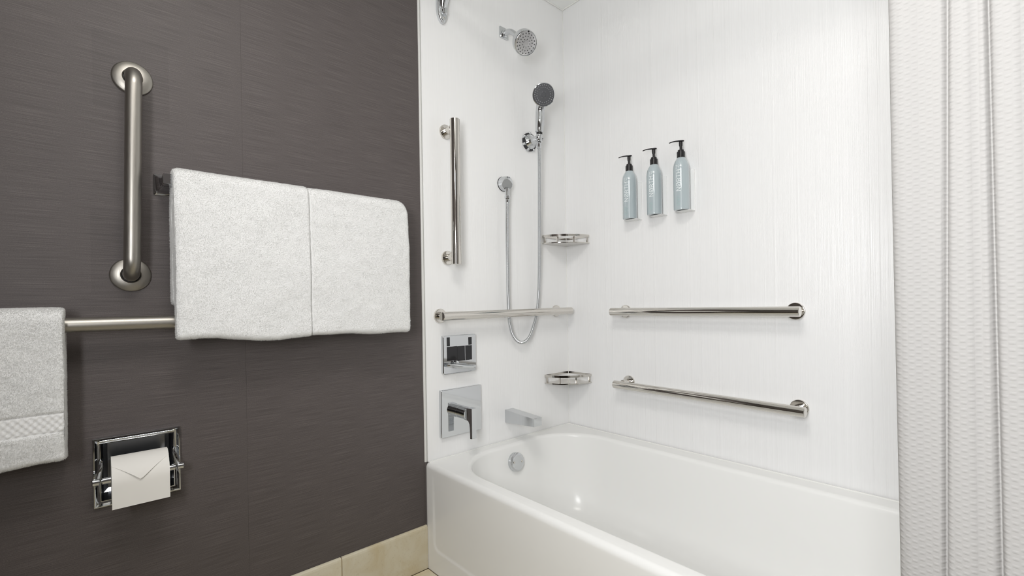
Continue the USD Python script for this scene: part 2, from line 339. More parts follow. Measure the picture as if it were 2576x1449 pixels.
for t in np.linspace(0.06, 1, 26):                       # walls easing into the floor
    q = t ** 1.0
    z = RIM - 0.015 - (RIM - 0.015 - FLOORZ) * (1 - (1 - q) ** 1.7)
    s = 0.62 * q + 0.38 * q ** 4
    b = [top[k] + (bot[k] - top[k]) * s for k in range(4)]; rr = [rad_top[k] + (rad_bot[k] - rad_top[k]) * s for k in range(4)]
    rings.append(ring(*b, rr, z))
for e in (0.03, 0.08, 0.15, 0.20):
    rings.append(ring(bot[0] + e, bot[1] - e, bot[2] + e, bot[3] - e, max(0.13 - e, 0.01), FLOORZ - 0.002 * min(1, e * 20)))
N = 320
tv = np.vstack(rings); tf = []
for i in range(len(rings) - 1):
    for j in range(N):
        k = (j + 1) % N
        tf += [[i * N + j, i * N + k, (i + 1) * N + k], [i * N + j, (i + 1) * N + k, (i + 1) * N + j]]
tv = np.vstack([tv, [[0.7, -0.385, FLOORZ - 0.003]]])
o = (len(rings) - 1) * N
tf += [[o + j, o + (j + 1) % N, len(tv) - 1] for j in range(N)]
tub = thing('bathtub', 'glossy white built-in bathtub with a front apron', 'bathtub')
part(tub, 'basin', (tv, np.array(tf)), PORC, smooth=45)
# apron: a front sheet with a shallow sunk field
nx, nz = 300, 124
gx = np.linspace(TX0, TX1, nx)
ra = np.radians(np.linspace(0, 90, 13))
prof_y = np.r_[np.full(110, TY0), TY0 + RR_ * (1 - np.cos(ra[1:])), TY0 + RR_ + 0.006, TY0 + RR_ + 0.0105]
prof_z = np.r_[np.linspace(0.0, RIM - RR_, 110), RIM - RR_ + RR_ * np.sin(ra[1:]), RIM, RIM + 0.00005]
GX, GZ = np.meshgrid(gx, prof_z, indexing='ij'); GY = np.repeat(prof_y[None], nx, 0)
rc = 0.03
dx = np.maximum(np.maximum(0.047 + rc - GX, GX - (TX1 - 0.05 - rc)), 0); dz = np.maximum(0.078 + rc - GZ, 0)
ins = np.where((dx > 0) | (dz > 0), rc - np.hypot(dx, dz), rc)
sink = np.clip((ins + 0.003) / 0.012, 0, 1); sink = sink * sink * (3 - 2 * sink)
sink = sink * np.clip((0.345 - GZ) / 0.16, 0, 1) ** 0.8
lft = 0.004 * np.clip(1 - (GX - TX0) / 0.006, 0, 1) ** 2   # eased outer corner
AV = np.stack([GX, GY + 0.0026 * sink + lft, GZ], -1).reshape(-1, 3)
ii, jj = np.meshgrid(np.arange(nx - 1), np.arange(nz - 1), indexing='ij')
aq = np.stack([ii * nz + jj, (ii + 1) * nz + jj, (ii + 1) * nz + jj + 1, ii * nz + jj + 1], -1).reshape(-1, 4)
part(tub, 'apron', (AV, aq), PORC, smooth=True)
part(tub, 'rim_caulk', tube([(0.0105, -0.756, RIM), (0.0105, -0.0090, RIM), (1.530, -0.0090, RIM)], 0.0032, 8), CAULK, smooth=30)
# overflow cover on the sloped end of the basin
on = np.array([0.985, 0.0, 0.17]); on /= np.linalg.norm(on); oc = np.array([0.0790, -0.397, 0.303])
ov = part(tub, 'overflow_cover', lathe([(0, 0.0066), (0.022, 0.0062), (0.030, 0.0052), (0.0345, 0.0030), (0.036, 0.0), (0.036, -0.014), (0, -0.014)], oc, on, 64), CHROME, label='round chrome overflow cover')
oy = np.array([0, 1.0, 0]); oz = np.cross(on, oy)
for s in (-1, 1):
    c = oc + on * 0.0062 + oy * s * 0.0205 - oz * 0.002 * s
    sc = part(ov, 'screw', lathe([(0, 0.0018), (0.0035, 0.0016), (0.0048, 0.0006), (0.0052, -0.002)], c, on, 20), STEEL)

# ------------------------------------------------------------------ grab bars
def d3(*a): return np.asarray(a, float)
def modern_bar(label, a, b, mounts, nrm, r, rr, mat_=STEEL, post=0.0135):
    """straight tube a-b with disc mounts on a wall of normal nrm; mounts: points on the wall"""
    nrm = d3(*nrm)
    t = thing('grab_bar', label, 'grab bar', loc=mounts[0])
    part(t, 'bar', cyl(a, b, r, 48, 0.0012), mat_)
    for m in mounts:
        m = d3(*m); L = abs((d3(*a) - m) @ nrm)
        mo = part(t, 'mount', cyl(m + nrm * 0.004, m + nrm * (L - r * 0.55), post, 32, 0.0005), mat_)
        part(mo, 'flange', lathe([(0, 0.0), (rr, 0.0), (rr, 0.0045), (rr - 0.001, 0.0065), (rr - 0.003, 0.0072), (0, 0.0072)], m, nrm, 64), mat_)
        part(mo, 'joint_ring', lathe([(post, 0.022), (post + 0.0006, 0.0223), (post + 0.0006, 0.0237), (post, 0.024)], m, nrm, 32), mat_)
    return t
P = 0.006
modern_bar('short upright polished grab bar on the white panel', (0.063, -0.660, 1.071), (0.063, -0.658, 1.593), [(P, -0.661, 1.099), (P, -0.661, 1.562)], (1, 0, 0), 0.0182, 0.0262)
modern_bar('level polished grab bar crossing in front of the looped shower hose', (0.063, -0.727, 0.886), (0.063, -0.043, 0.891), [(P, -0.698, 0.887), (P, -0.080, 0.891)], (1, 0, 0), 0.0160, 0.0260)
modern_bar('upper polished grab bar on the ribbed back wall', (0.291, -0.057, 0.8865), (0.977, -0.057, 0.889), [(0.325, -0.0015, 0.887), (0.949, -0.0015, 0.889)], (0, -1, 0), 0.0158, 0.0268)
modern_bar('lower polished grab bar on the ribbed back wall, just above the tub', (0.301, -0.057, 0.592), (0.987, -0.057, 0.588), [(0.336, -0.0015, 0.598), (0.955, -0.0015, 0.5875)], (0, -1, 0), 0.0158, 0.0268)

def bent_bar(label, p0, p1, off, r, rr, bend=0.036):
    p0, p1 = d3(*p0), d3(*p1); n = d3(1, 0, 0); u = (p1 - p0) / np.linalg.norm(p1 - p0)
    path = [p0 + n * 0.001, p0 + n * (off - bend) * 0.6]
    for a in np.linspace(0, 90, 12): path.append(p0 + n * (off - bend + bend * math.sin(math.radians(a))) + u * bend * (1 - math.cos(math.radians(a))))
    for s in np.linspace(0.06, 0.94, 12): path.append(p0 + n * off + u * (bend + s * (np.linalg.norm(p1 - p0) - 2 * bend)))
    for a in np.linspace(90, 0, 12): path.append(p1 + n * (off - bend + bend * math.sin(math.radians(a))) - u * bend * (1 - math.cos(math.radians(a))))
    path += [p1 + n * (off - bend) * 0.6, p1 + n * 0.001]
    t = thing('grab_bar', label, 'grab bar', loc=p0)
    part(t, 'bar', tube(path, r, 40), SATIN, smooth=True)
    for q in (p0, p1):
        part(t, 'flange', lathe([(r + 0.0022, 0.0005), (r + 0.0022, 0.0095), (r + 0.004, 0.0108), (rr * 0.72, 0.0098), (rr - 0.003, 0.0062), (rr - 0.0008, 0.0042), (rr, 0.0025), (rr, 0.0005)], q, n, 72), SATIN, smooth=35)
        part(t, 'seal', lathe([(r - 0.001, 0.0004), (r + 0.0022, 0.0004), (r + 0.0022, 0.0030), (r - 0.001, 0.0030)], q, n, 40), BLACKP)
    return t
bent_bar('upright brushed grab bar with bent ends on the dark wallpaper', (0.0004, -1.5555, 1.483), (0.0004, -1.5645, 1.011), 0.057, 0.0160, 0.0395)
bent_bar('level brushed grab bar running behind both white towels', (0.0004, -2.03, 0.897), (0.0004, -1.16, 0.896), 0.057, 0.0160, 0.0395)

# ------------------------------------------------------------------ towel bar and towels
tb = thing('towel_bar', 'dark chrome towel bar with flared square posts holding the bath towel', 'towel bar', loc=(0, -1.494, 1.235))
part(tb, 'bar', box((0.059, -1.494, 1.226), (0.077, -0.884, 1.244), 0.0015), CHROME, smooth=False)
for yc in (-1.494, -0.884):
    prof = [(0.0004, 0.0255), (0.003, 0.0255), (0.0048, 0.0240), (0.006, 0.0222), (0.012, 0.0180), (0.020, 0.0152), (0.034, 0.0130), (0.050, 0.0122), (0.056, 0.0122), (0.0575, 0.0128), (0.080, 0.0128), (0.082, 0.0115)]
    loops = []
    for x, h in prof:
        g = rrect(-h, h, -h, h, min(0.004, h * 0.4), 4); c = np.array(g.exterior.coords)[:-1]
        c = c[np.argsort(np.arctan2(c[:, 1], c[:, 0]))]; loops.append(np.c_[np.full(len(c), x), c[:, 0] + yc, c[:, 1] + 1.235])
    n = len(loops[0]); v = np.vstack(loops); fs = []
    for i in range(len(loops) - 1):
        for j in range(n):
            k = (j + 1) % n; fs += [[i * n + j, i * n + k, (i + 1) * n + k], [i * n + j, (i + 1) * n + k, (i + 1) * n + j]]
    e = (len(loops) - 1) * n; v = np.vstack([v, [[0.0004, yc, 1.235], [0.082, yc, 1.235]]])
    fs += [[(j + 1) % n, j, len(v) - 2] for j in range(n)] + [[e + j, e + (j + 1) % n, len(v) - 1] for j in range(n)]
    part(tb, 'post', (v, np.array(fs)), CHROME, smooth=38)

def towel(name, label, cat, y0, y1, xf, xb, xi_f, xi_b, ztop, zf, zb, thick=0.018, pinch=None, pile=80000, seam=None, round_end=None, band=None, slant=0.0, fine=0.0021, seed=1):
    """a folded towel hung over a rail: closed inverted-U section swept along y, napped by noise"""
    def arc(cx, cz, rx, rz, a0, a1, n): 
        a = np.radians(np.linspace(a0, a1, n)); return [(cx + rx * math.cos(t), cz + rz * math.sin(t)) for t in a]
    cx = (xf + xb) / 2; R = (xf - xb) / 2; rt_ = min(R, 0.030)
    rb = (xf - xi_f) * 0.45; rb2 = (xi_b - xb) * 0.45
    zi = ztop - thick
    sec = arc(xf - rb, zf + rb, rb, rb, -90, 0, 9)
    sec += [(xf, z) for z in np.arange(zf + rb + fine, ztop - rt_, fine)]
    sec += arc(xf - rt_, ztop - rt_, rt_, rt_, 0, 90, 26)
    sec += arc(xb + rt_, ztop - rt_, rt_, rt_, 90, 180, 16)
    sec += [(xb, z) for z in np.linspace(ztop - rt_ - 0.004, zb + rb2, 26)]
    sec += arc(xb + rb2, zb + rb2, rb2, rb2, 180, 270, 6) + arc(xi_b - rb2, zb + rb2, rb2, rb2, 270, 360, 6)
    ci = (xi_f + xi_b) / 2; ri = (xi_f - xi_b) / 2
    sec += [(xi_b, z) for z in np.linspace(zb + rb2 + 0.01, zi - ri, 14)] + arc(ci, zi - ri, ri, ri, 180, 0, 10)
    sec += [(xi_f, z) for z in np.linspace(zi - ri - 0.01, zf + rb, 30)] + arc(xi_f + rb, zf + rb, rb, rb, 180, 262, 8)
    sec = np.array(sec); n = len(sec)
    if pinch:                                                # the two layers close up below the rail
        zl, zh = pinch; inn = (np.abs(sec[:, 0] - ci) < ri + 1e-6) & (sec[:, 1] > zl - 0.04)
        k_ = np.clip((zh - sec[:, 1]) / 0.012, 0, 1) * np.clip((sec[:, 1] - zl) / 0.03, 0, 1)
        sec[inn, 0] = ci + (sec[inn, 0] - ci) * (1 - 0.90 * k_[inn])
    yy = np.arange(y0, y1 + 1e-9, fine * 1.05); m = len(yy)
    tang = np.roll(sec, -1, 0) - np.roll(sec, 1, 0); nr = np.c_[tang[:, 1], -tang[:, 0]]; nr /= np.maximum(np.linalg.norm(nr, axis=1)[:, None], 1e-9)
    S = np.repeat(sec[None], m, 0); Yg = np.repeat(yy[:, None], n, 1); NR = np.repeat(nr[None], m, 0)
    # end rounding of the stack: the two ends tuck in a little
    e = np.minimum(yy - y0, y1 - yy); tuck = 0.0045 * (1 - np.clip(e / 0.010, 0, 1)) ** 2
    P3 = np.stack([S[..., 0], Yg, S[..., 1]], -1); N3 = np.stack([NR[..., 0], np.zeros_like(Yg), NR[..., 1]], -1)
    front = np.clip((P3[..., 0] - (xf - 0.012)) / 0.01, 0, 1)
    big = (meshkit.fbm(P3 * [14, 9, 9], 3, seed) - 0.5) * 0.008
    mid = (meshkit.fbm(P3 * 60, 2, seed + 5) - 0.5) * 0.0014
    nap = (meshkit.noise(P3 * [330, 330, 360], seed + 9) - 0.5) * 0.0011
    d = big * (0.35 + 0.65 * front) + mid + nap - tuck[:, None]
    if seam is not None:
        ys_ = seam + 0.0025 * np.sin((P3[..., 2] - zf) * 9) - 0.004 * np.clip((P3[..., 2] - zf) / 0.1, -1, 1) + 0.004
        dd = Yg - ys_
        d -= 0.0060 * np.exp(-(dd / 0.0016) ** 2) + np.where(dd > 0, 0.0025 * np.exp(-dd / 0.05), 0)
    if band is not None:
        z0, z1 = band
        w = np.clip((P3[..., 2] - z0) / 0.004, 0, 1) * np.clip((z1 - P3[..., 2]) / 0.004, 0, 1)
        bum = np.sin(Yg * 2 * PI / 0.0125 + np.floor((P3[..., 2] - z0) / 0.0075) * PI) * np.abs(np.sin((P3[..., 2] - z0) * PI / 0.0075))
        edge = np.exp(-((P3[..., 2] - z0) / 0.0022) ** 2) + np.exp(-((P3[..., 2] - z1) / 0.0022) ** 2)
        d = d * (1 - 0.6 * w) + 0.0016 * w * bum - 0.0028 * edge
    P3 = P3 + N3 * d[..., None]
    # sagging hem and, if asked, a rounded upper corner at the y1 end
    hem = (meshkit.fbm(np.stack([Yg * 7, Yg * 0, Yg * 0], -1), 2, seed + 3) - 0.5) * 0.016
    k = np.clip(1 - (P3[..., 2] - zf) / 0.16, 0, 1); P3[..., 2] += hem * k * k + slant * (Yg - y0) * k
    if round_end:
        e2 = np.clip(1 - (y1 - Yg) / round_end, 0, 1); drop = round_end * (1 - np.sqrt(np.clip(1 - e2 * e2, 0, 1)))
        P3[..., 2] -= drop * np.clip((P3[..., 2] - (ztop - 0.09)) / 0.07, 0, 1)
    # the fold edges breathe along y
    ex = (meshkit.fbm(np.stack([P3[..., 2] * 10, P3[..., 0] * 30, P3[..., 2] * 0], -1), 3, seed + 21) - 0.5) * 0.007 + (meshkit.noise(P3 * 420, seed + 30) - 0.5) * 0.0018
    P3[..., 1] += ex * np.clip(1 - e / 0.03, 0, 1)[:, None]
    v = P3.reshape(-1, 3)
    i, j = np.meshgrid(np.arange(m - 1), np.arange(n), indexing='ij'); k2 = (j + 1) % n
    q = np.stack([i * n + j, (i + 1) * n + j, (i + 1) * n + k2, i * n + k2], -1).reshape(-1, 4)
    fs = np.vstack([q[:, [0, 1, 2]], q[:, [0, 2, 3]]])
    # end caps from the section polygon
    pv, pf = trimesh.creation.triangulate_polygon(Polygon(sec).buffer(0), engine='earcut')
    from scipy.spatial import cKDTree
    idx = cKDTree(sec).query(pv)[1]
    caps = idx[pf]
    t = thing(name, label, cat, loc=(cx, (y0 + y1) / 2, zf))
    area = np.cross(v[caps[:, 1]] - v[caps[:, 0]], v[caps[:, 2]] - v[caps[:, 0]])[:, 1].sum()
    c0 = caps if area < 0 else caps[:, ::-1]
    vc = np.vstack([v, v[:n], v[(m - 1) * n:]])
    mesh_ = (vc, np.vstack([fs, c0 + m * n, c0[:, ::-1] + m * n + n]))
    part(t, 'cloth', mesh_, TERRY, smooth=True)
    # short looped pile standing off the visible faces
    rg = np.random.default_rng(seed); tm = trimesh.Trimesh(*mesh_, process=False)
    cen, nrm_, ar = tm.triangles_center, tm.face_normals, tm.area_faces
    vis = ((cen[:, 0] > xi_f) | (cen[:, 2] > ztop - 0.03) | (np.abs(cen[:, 1] - y0) < 0.012) | (np.abs(cen[:, 1] - y1) < 0.012))
    if band: vis &= ~((cen[:, 2] > band[0]) & (cen[:, 2] < band[1]) & (cen[:, 0] > xf - 0.01))
    pr_ = ar * vis; fi = rg.choice(len(ar), pile, p=pr_ / pr_.sum())
    w_ = rg.dirichlet([1, 1, 1], pile); base = (tm.triangles[fi] * w_[..., None]).sum(1)
    fld = np.stack([meshkit.noise(base * 55, seed + 40 + q_) - 0.5 for q_ in range(3)], 1) * 1.5
    dr = nrm_[fi] + fld + rg.normal(0, 0.30, (pile, 3)) + [0, 0, -0.25]; dr /= np.linalg.norm(dr, axis=1)[:, None]
    ln = rg.uniform(0.0013, 0.0024, pile)[:, None]; sd = rg.normal(0, 1, (pile, 3)) * 0.0004
    pts = np.stack([base - nrm_[fi] * 0.0003, base + dr * ln * 0.6, base + dr * ln + sd], 1) - LOC[str(t.GetPath())]
    bc_ = UsdGeom.BasisCurves.Define(stage, str(t.GetPath()) + '/terry_pile')
    bc_.CreateTypeAttr('linear'); bc_.CreateCurveVertexCountsAttr([3] * pile); bc_.CreatePointsAttr(pts.reshape(-1, 3).astype(np.float32))
    bc_.CreateWidthsAttr(np.tile(np.array([0.00046, 0.00042, 0.00026], np.float32), pile)); bc_.SetWidthsInterpolation('vertex')
    UsdShade.MaterialBindingAPI.Apply(bc_.GetPrim()).Bind(PILE); tag(bc_.GetPrim(), kind='stuff')
    return t, P3
bt, _ = towel('bath_towel', 'large folded white bath towel over the towel bar, creased down its middle', 'towel', -1.488, -0.876, 0.110, 0.020, 0.0795, 0.0565, 1.2625, 0.851, 0.935, thick=0.0165, pinch=(0.965, 1.215), pile=230000, seam=-1.184, round_end=0.034, slant=-0.014, seed=4)
ht, _ = towel('hand_towel', 'small white towel with a woven band over the level grab bar', 'towel', -1.955, -1.6775, 0.097, 0.016, 0.0760, 0.0380, 0.9335, 0.612, 0.60, thick=0.0185, pile=140000, band=(0.676, 0.7165), seed=12)

# ------------------------------------------------------------------ toilet paper holder
hp = thing('toilet_paper_holder', 'recessed chrome paper holder set in the dark wallpaper', 'toilet paper holder', loc=(0, -1.5555, 0.474))
def rect_sweep(y0, y1, z0, z1, prof):
    """prof: (inset, x); mitred frame"""
    loops = [np.array([(x, y0 + s, z0 + s), (x, y1 - s, z0 + s), (x, y1 - s, z1 - s), (x, y0 + s, z1 - s)]) for s, x in prof]
    v = np.vstack(loops); fs = []
    for i in range(len(loops) - 1):
        for j in range(4):
            k = (j + 1) % 4; fs += [[i * 4 + j, i * 4 + k, (i + 1) * 4 + k], [i * 4 + j, (i + 1) * 4 + k, (i + 1) * 4 + j]]
    return v, np.array(fs)
HY0, HY1, HZ0, HZ1 = -1.6375, -1.4735, 0.474, 0.633
part(hp, 'frame', rect_sweep(HY0, HY1, HZ0, HZ1, [(0, 0.0004), (0.0002, 0.0085), (0.0012, 0.0098), (0.0035, 0.0098), (0.0048, 0.0085), (0.0085, 0.0042), (0.0118, 0.0034), (0.0125, 0.0048), (0.0139, 0.0048), (0.0146, 0.0036), (0.0146, -0.002)]), CHROME, smooth=25)
part(hp, 'niche', rect_sweep(HY0 + 0.0146, HY1 - 0.0146, HZ0 + 0.0146, HZ1 - 0.0146, [(0, 0.001), (0.0005, -0.030), (0.004, -0.044), (0.012, -0.050), (0.0645, -0.051)]), DARKENED, smooth=30)
for s, ye in ((-1, HY0 + 0.0125), (1, HY1 - 0.0125)):
    tip_ = cyl((0.0455, ye + s * 0.0012, 0.5455), (0.0455, ye + s * 0.0075, 0.5455), 0.0062, 24, 0.001).vertices
    root = box((0.002, min(ye, ye - s * 0.005), 0.553), (0.005, max(ye, ye - s * 0.005), 0.586), 0.0006).vertices
    midp = box((0.022, ye - s * 0.002 - 0.003, 0.5535), (0.026, ye - s * 0.002 + 0.003, 0.5735), 0.0012).vertices
    part(hp, 'arm', trimesh.convex.convex_hull(np.vstack([tip_, root, midp])), CHROME, smooth=35)
    part(hp, 'knob', cyl((0.047, ye + s * 0.001, 0.545), (0.047, ye + s * 0.0145, 0.545), 0.0078, 28, 0.0015), CHROME)
part(hp, 'spindle', join(cyl((0.047, HY0 + 0.0150, 0.545), (0.047, HY1 - 0.0150, 0.545), 0.0074, 28), cyl((0.047, HY0 + 0.0135, 0.545), (0.047, HY1 - 0.0135, 0.545), 0.0045, 20)), CHROME)
RY0, RY1, RX, RZ, RR = -1.6065, -1.5045, 0.047, 0.5440, 0.0505
tp = thing('toilet_paper_roll', 'white paper roll on the chrome spindle, its end folded to a point', 'toilet paper', loc=(RX, (RY0 + RY1) / 2, RZ - RR))
part(tp, 'roll', lathe([(0.0078, 0), (0.0195, 0.0), (RR - 0.0008, 0.0), (RR, 0.0006), (RR, RY1 - RY0 - 0.0006), (RR - 0.0008, RY1 - RY0), (0.0195, RY1 - RY0), (0.0078, RY1 - RY0), (0.0078, 0)], (RX, RY0, RZ), (0, 1, 0), 96), PAPER, smooth=35)
def on_roll(y, ang, dr): return (RX + (RR + dr) * math.cos(ang), y, RZ + (RR + dr) * math.sin(ang))
# hanging outer sheet in front of the roll
sh = []
ny = 24
for a in np.linspace(math.radians(115), 0, 26): sh.append([on_roll(y, a, 0.0009) for y in np.linspace(RY0 - 0.0003, RY1 + 0.0003, ny)])
for z in np.linspace(RZ - 0.004, RZ - RR - 0.002, 12): sh.append([(RX + RR + 0.0009 - 0.0012 * (RZ - z) / RR, y, z) for y in np.linspace(RY0 - 0.0003, RY1 + 0.0003, ny)])
def sheet(g, t, nrmsign=1):
    g = np.array(g); a, b = g.shape[:2]
    du = np.gradient(g, axis=0); dv = np.gradient(g, axis=1); nn = np.cross(du, dv); nn /= np.maximum(np.linalg.norm(nn, axis=2)[..., None], 1e-12)
    v = np.vstack([g.reshape(-1, 3), (g - nn * t * nrmsign).reshape(-1, 3)])
    i, j = np.meshgrid(np.arange(a - 1), np.arange(b - 1), indexing='ij')
    q = np.stack([i * b + j, (i + 1) * b + j, (i + 1) * b + j + 1, i * b + j + 1], -1).reshape(-1, 4); o_ = a * b
    rim = list(range(b)) + [k * b + b - 1 for k in range(1, a)] + [(a - 1) * b + k for k in range(b - 2, -1, -1)] + [k * b for k in range(a - 2, 0, -1)]
    s = np.array([[rim[k], rim[(k + 1) % len(rim)], rim[(k + 1) % len(rim)] + o_, rim[k] + o_] for k in range(len(rim))])
    return v, np.vstack([q, q[:, ::-1] + o_, s])
part(tp, 'hanging_sheet', sheet(sh, 0.0004), PAPER, smooth=40)
# the folded point: a three-cornered flap lying over the sheet
fl_ = []
for u in np.linspace(0, 1, 18):
    row = []
    for w in np.linspace(0, 1, 22):
        y = RY0 - 0.0004 + (RY1 - RY0 + 0.0008) * w
        tip = 0.49; low = np.interp(w, [0, tip, 1], [48, 4.0, 54])
        a = math.radians(82 + (low - 82) * u)
        row.append(on_roll(y, a, 0.0014 + 0.0035 * u ** 2 * math.sin(PI * w) ** 2))
    fl_.append(row)
part(tp, 'folded_point', sheet(fl_, 0.0007), PAPER, smooth=40)

# ------------------------------------------------------------------ shower head
sh_ = thing('wall_shower', 'round chrome fixed shower head high on the left bath wall', 'shower head', loc=(P, -0.368, 2.034))
part(sh_, 'wall_plate', prism(rrect(-0.391, -0.345, 2.012, 2.057, 0.003), 0.006, (P, 0, 0), bevel=0.0012, **YZX), CHROME, smooth=25)
part(sh_, 'wall_ring', lathe([(0.0155, 0.006), (0.0150, 0.010), (0.012, 0.0125), (0.010, 0.0130)], (P, -0.368, 2.031), (1, 0, 0), 40), CHROME)
hn = d3(0.70, -0.262, -0.665); hn /= np.linalg.norm(hn)
fc = d3(0.139, -0.369, 1.937); back = fc - hn * 0.050
ae = back - hn * 0.004; p1_, p2_ = d3(P + 0.003, -0.368, 2.031), d3(0.047, -0.368, 2.030)
bez = [(1 - t) ** 2 * (p1_ + (p2_ - p1_) * 0.55) + 2 * t * (1 - t) * p2_ + t * t * (p2_ + (ae - p2_) * 0.35) for t in np.linspace(0, 1, 16)]
part(sh_, 'arm', tube(np.array([p1_, p1_ + (p2_ - p1_) * 0.3] + bez + [p2_ + (ae - p2_) * 0.65, ae]), 0.0105, 28), CHROME, smooth=True)
part(sh_, 'ball_nut', lathe([(0.0, -0.010), (0.0125, -0.010), (0.0145, -0.006), (0.0145, 0.004), (0.013, 0.008), (0.0, 0.008)], back, hn, 36), CHROME)
HR = 0.0465
hb = part(sh_, 'head', lathe([(0, -0.048), (0.016, -0.047), (0.024, -0.044), (0.036, -0.041), (0.0430, -0.037), (HR - 0.001, -0.032), (HR, -0.027), (HR, -0.003), (HR - 0.0008, -0.0005), (HR - 0.0022, 0.0), (HR - 0.0026, -0.0022), (0, -0.0022)], fc, hn, 72), CHROME, smooth=35)
fp = part(sh_, 'spray_face', lathe([(0, 0.0035), (0.010, 0.0035), (0.0115, 0.0012), (0.018, 0.0005), (0.032, 0.0006), (0.041, -0.0004), (HR - 0.0040, -0.0016), (HR - 0.0040, -0.003), (0, -0.003)], fc, hn, 72), plain('satin_grey_face', (0.62, 0.62, 0.63), 0.22, 0.85), smooth=35)
Rh = frame(hn)
def dots(fc, R, rings_, r, h, off):
    out = []
    for rad, cnt, ph, k in rings_:
        for i in range(cnt):
            a = 2 * PI * (i + ph) / cnt; c = fc + R[:, 0] * rad * math.cos(a) + R[:, 1] * rad * math.sin(a) + R[:, 2] * off
            out.append(lathe([(0, h), (r * k * 0.55, h), (r * k, h * 0.2), (r * k, -0.001)], c, R[:, 2], 10))
    return join(*out)
part(sh_, 'nozzles', dots(fc, Rh, [(0.0355, 18, 0.2, 1.15), (0.0255, 15, 0.5, 1.0), (0.0150, 9, 0.1, 0.95)], 0.0021, 0.0022, 0.0), NOZ, kind='stuff')
part(sh_, 'lever', box(fc + Rh[:, 1] * 0.0425 - 0.0022, fc + Rh[:, 1] * 0.0425 + 0.0022), BLACKP, smooth=False)

# ------------------------------------------------------------------ hand shower, its holder, outlet and hose
hd = thing('hand_shower_holder', 'chrome suction holder with dark rim carrying the hand shower', 'shower holder', loc=(P, -0.233, 1.618))
hc = d3(P, -0.233, 1.618); ex = d3(1, 0, 0)
part(hd, 'suction_rim', lathe([(0, 0.0), (0.038, 0.0), (0.0385, 0.003), (0.0365, 0.010), (0.030, 0.012), (0, 0.012)], hc, ex, 60), RUBBER)
part(hd, 'cone', lathe([(0, 0.008), (0.031, 0.008), (0.0315, 0.011), (0.029, 0.016), (0.022, 0.022), (0.0165, 0.032), (0.0150, 0.048), (0.0145, 0.058), (0.010, 0.062), (0, 0.062)], hc, ex, 48), CHROME)
for a in (95, 155, 205, 250, 300, 345, 35):
    a = math.radians(a); c = hc + d3(0.007, 0.0365 * math.cos(a), 0.0365 * math.sin(a))
    part(hd, 'tab', rbox(c - [0.0065, 0.0048, 0.0055], c + [0.0065, 0.0048, 0.0055], 0.0022, 1), CHROME)
sock = d3(0.070, -0.234, 1.6165)
part(hd, 'cradle', lathe([(0.0088, -0.014), (0.0120, -0.014), (0.0132, -0.011), (0.0138, 0.006), (0.0138, 0.013), (0.0126, 0.0165), (0.0100, 0.017)], sock, (0.10, 0, 1), 36), CHROME)
part(hd, 'side_knob', lathe([(0.0070, 0.008), (0.0078, 0.012), (0.0078, 0.0165), (0.0062, 0.0185), (0, 0.0188)], sock, (0.55, 0.83, 0), 28), CHROME)
part(hd, 'screw_cap', lathe([(0.0078, 0.0), (0.0074, 0.004), (0.005, 0.0070), (0, 0.0082)], sock + d3(0.008, -0.0125, 0.0), (0.55, -0.83, 0), 28), CHROME)
hs = thing('hand_shower', 'hand shower with dark grey spray face and chrome handle in its holder', 'hand shower', loc=(0.0735, -0.235, 1.635))
nh = d3(0.74, -0.52, -0.42); nh /= np.linalg.norm(nh)
kc = d3(0.1015, -0.236, 1.7885); kc = kc + 0.024 * (C - kc) / np.linalg.norm(C - kc)
path = spline([(0.0732, -0.2345, 1.6405), (0.0748, -0.2345, 1.665), (0.0765, -0.233, 1.70), (0.0775, -0.2315, 1.735), kc - nh * 0.034 + d3(0, 0, -0.020), kc - nh * 0.024 + d3(0, 0, 0.004)], 44)
rad = np.interp(np.linspace(0, 1, 44), [0, 0.02, 0.10, 0.30, 0.52, 0.66, 0.82, 1.0], [0.0135, 0.0165, 0.0175, 0.0190, 0.0186, 0.0195, 0.0235, 0.0285])
part(hs, 'handle', tube(path, rad, 32), CHROME, smooth=True)
part(hs, 'collar', lathe([(0, -0.004), (0.0125, -0.004), (0.0125, 0.003), (0, 0.003)], (0.0728, -0.2345, 1.6380), (0.06, 0, 1), 32), BLACKP)
KR = 0.0462
part(hs, 'head', lathe([(0, -0.034), (0.014, -0.0335), (0.026, -0.029), (0.037, -0.020), (0.0435, -0.010), (KR, -0.002), (KR + 0.0002, 0.002), (KR - 0.0008, 0.0042), (KR - 0.0028, 0.005), (KR - 0.0036, 0.003), (0, 0.003)], kc, nh, 64), CHROME, smooth=35)
part(hs, 'spray_face', lathe([(0, 0.0072), (0.0075, 0.0072), (0.0090, 0.0056), (0.0185, 0.0052), (0.0200, 0.0046), (KR - 0.0045, 0.0042), (KR - 0.0034, 0.0034), (KR - 0.0034, 0.002), (0, 0.002)], kc, nh, 64), GREYP, smooth=35, label='dark grey spray face')
Rk = frame(nh)
part(hs, 'nozzles', dots(kc, Rk, [(0.0370, 28, 0.0, 0.85), (0.0285, 20, 0.5, 0.85), (0.0125, 6, 0.0, 0.6)], 0.0016, 0.0012, 0.0046), NOZL, kind='stuff')
tb0 = kc - Rk[:, 1] * (KR - 0.002) + nh * 0.004
part(hs, 'selector_tab', tube([tb0 + Rk[:, 1] * 0.006, tb0 - Rk[:, 1] * 0.002 + nh * 0.002, tb0 - Rk[:, 1] * 0.010 + nh * 0.001], [0.0026, 0.0024, 0.0016], 12), GREYP, smooth=True)
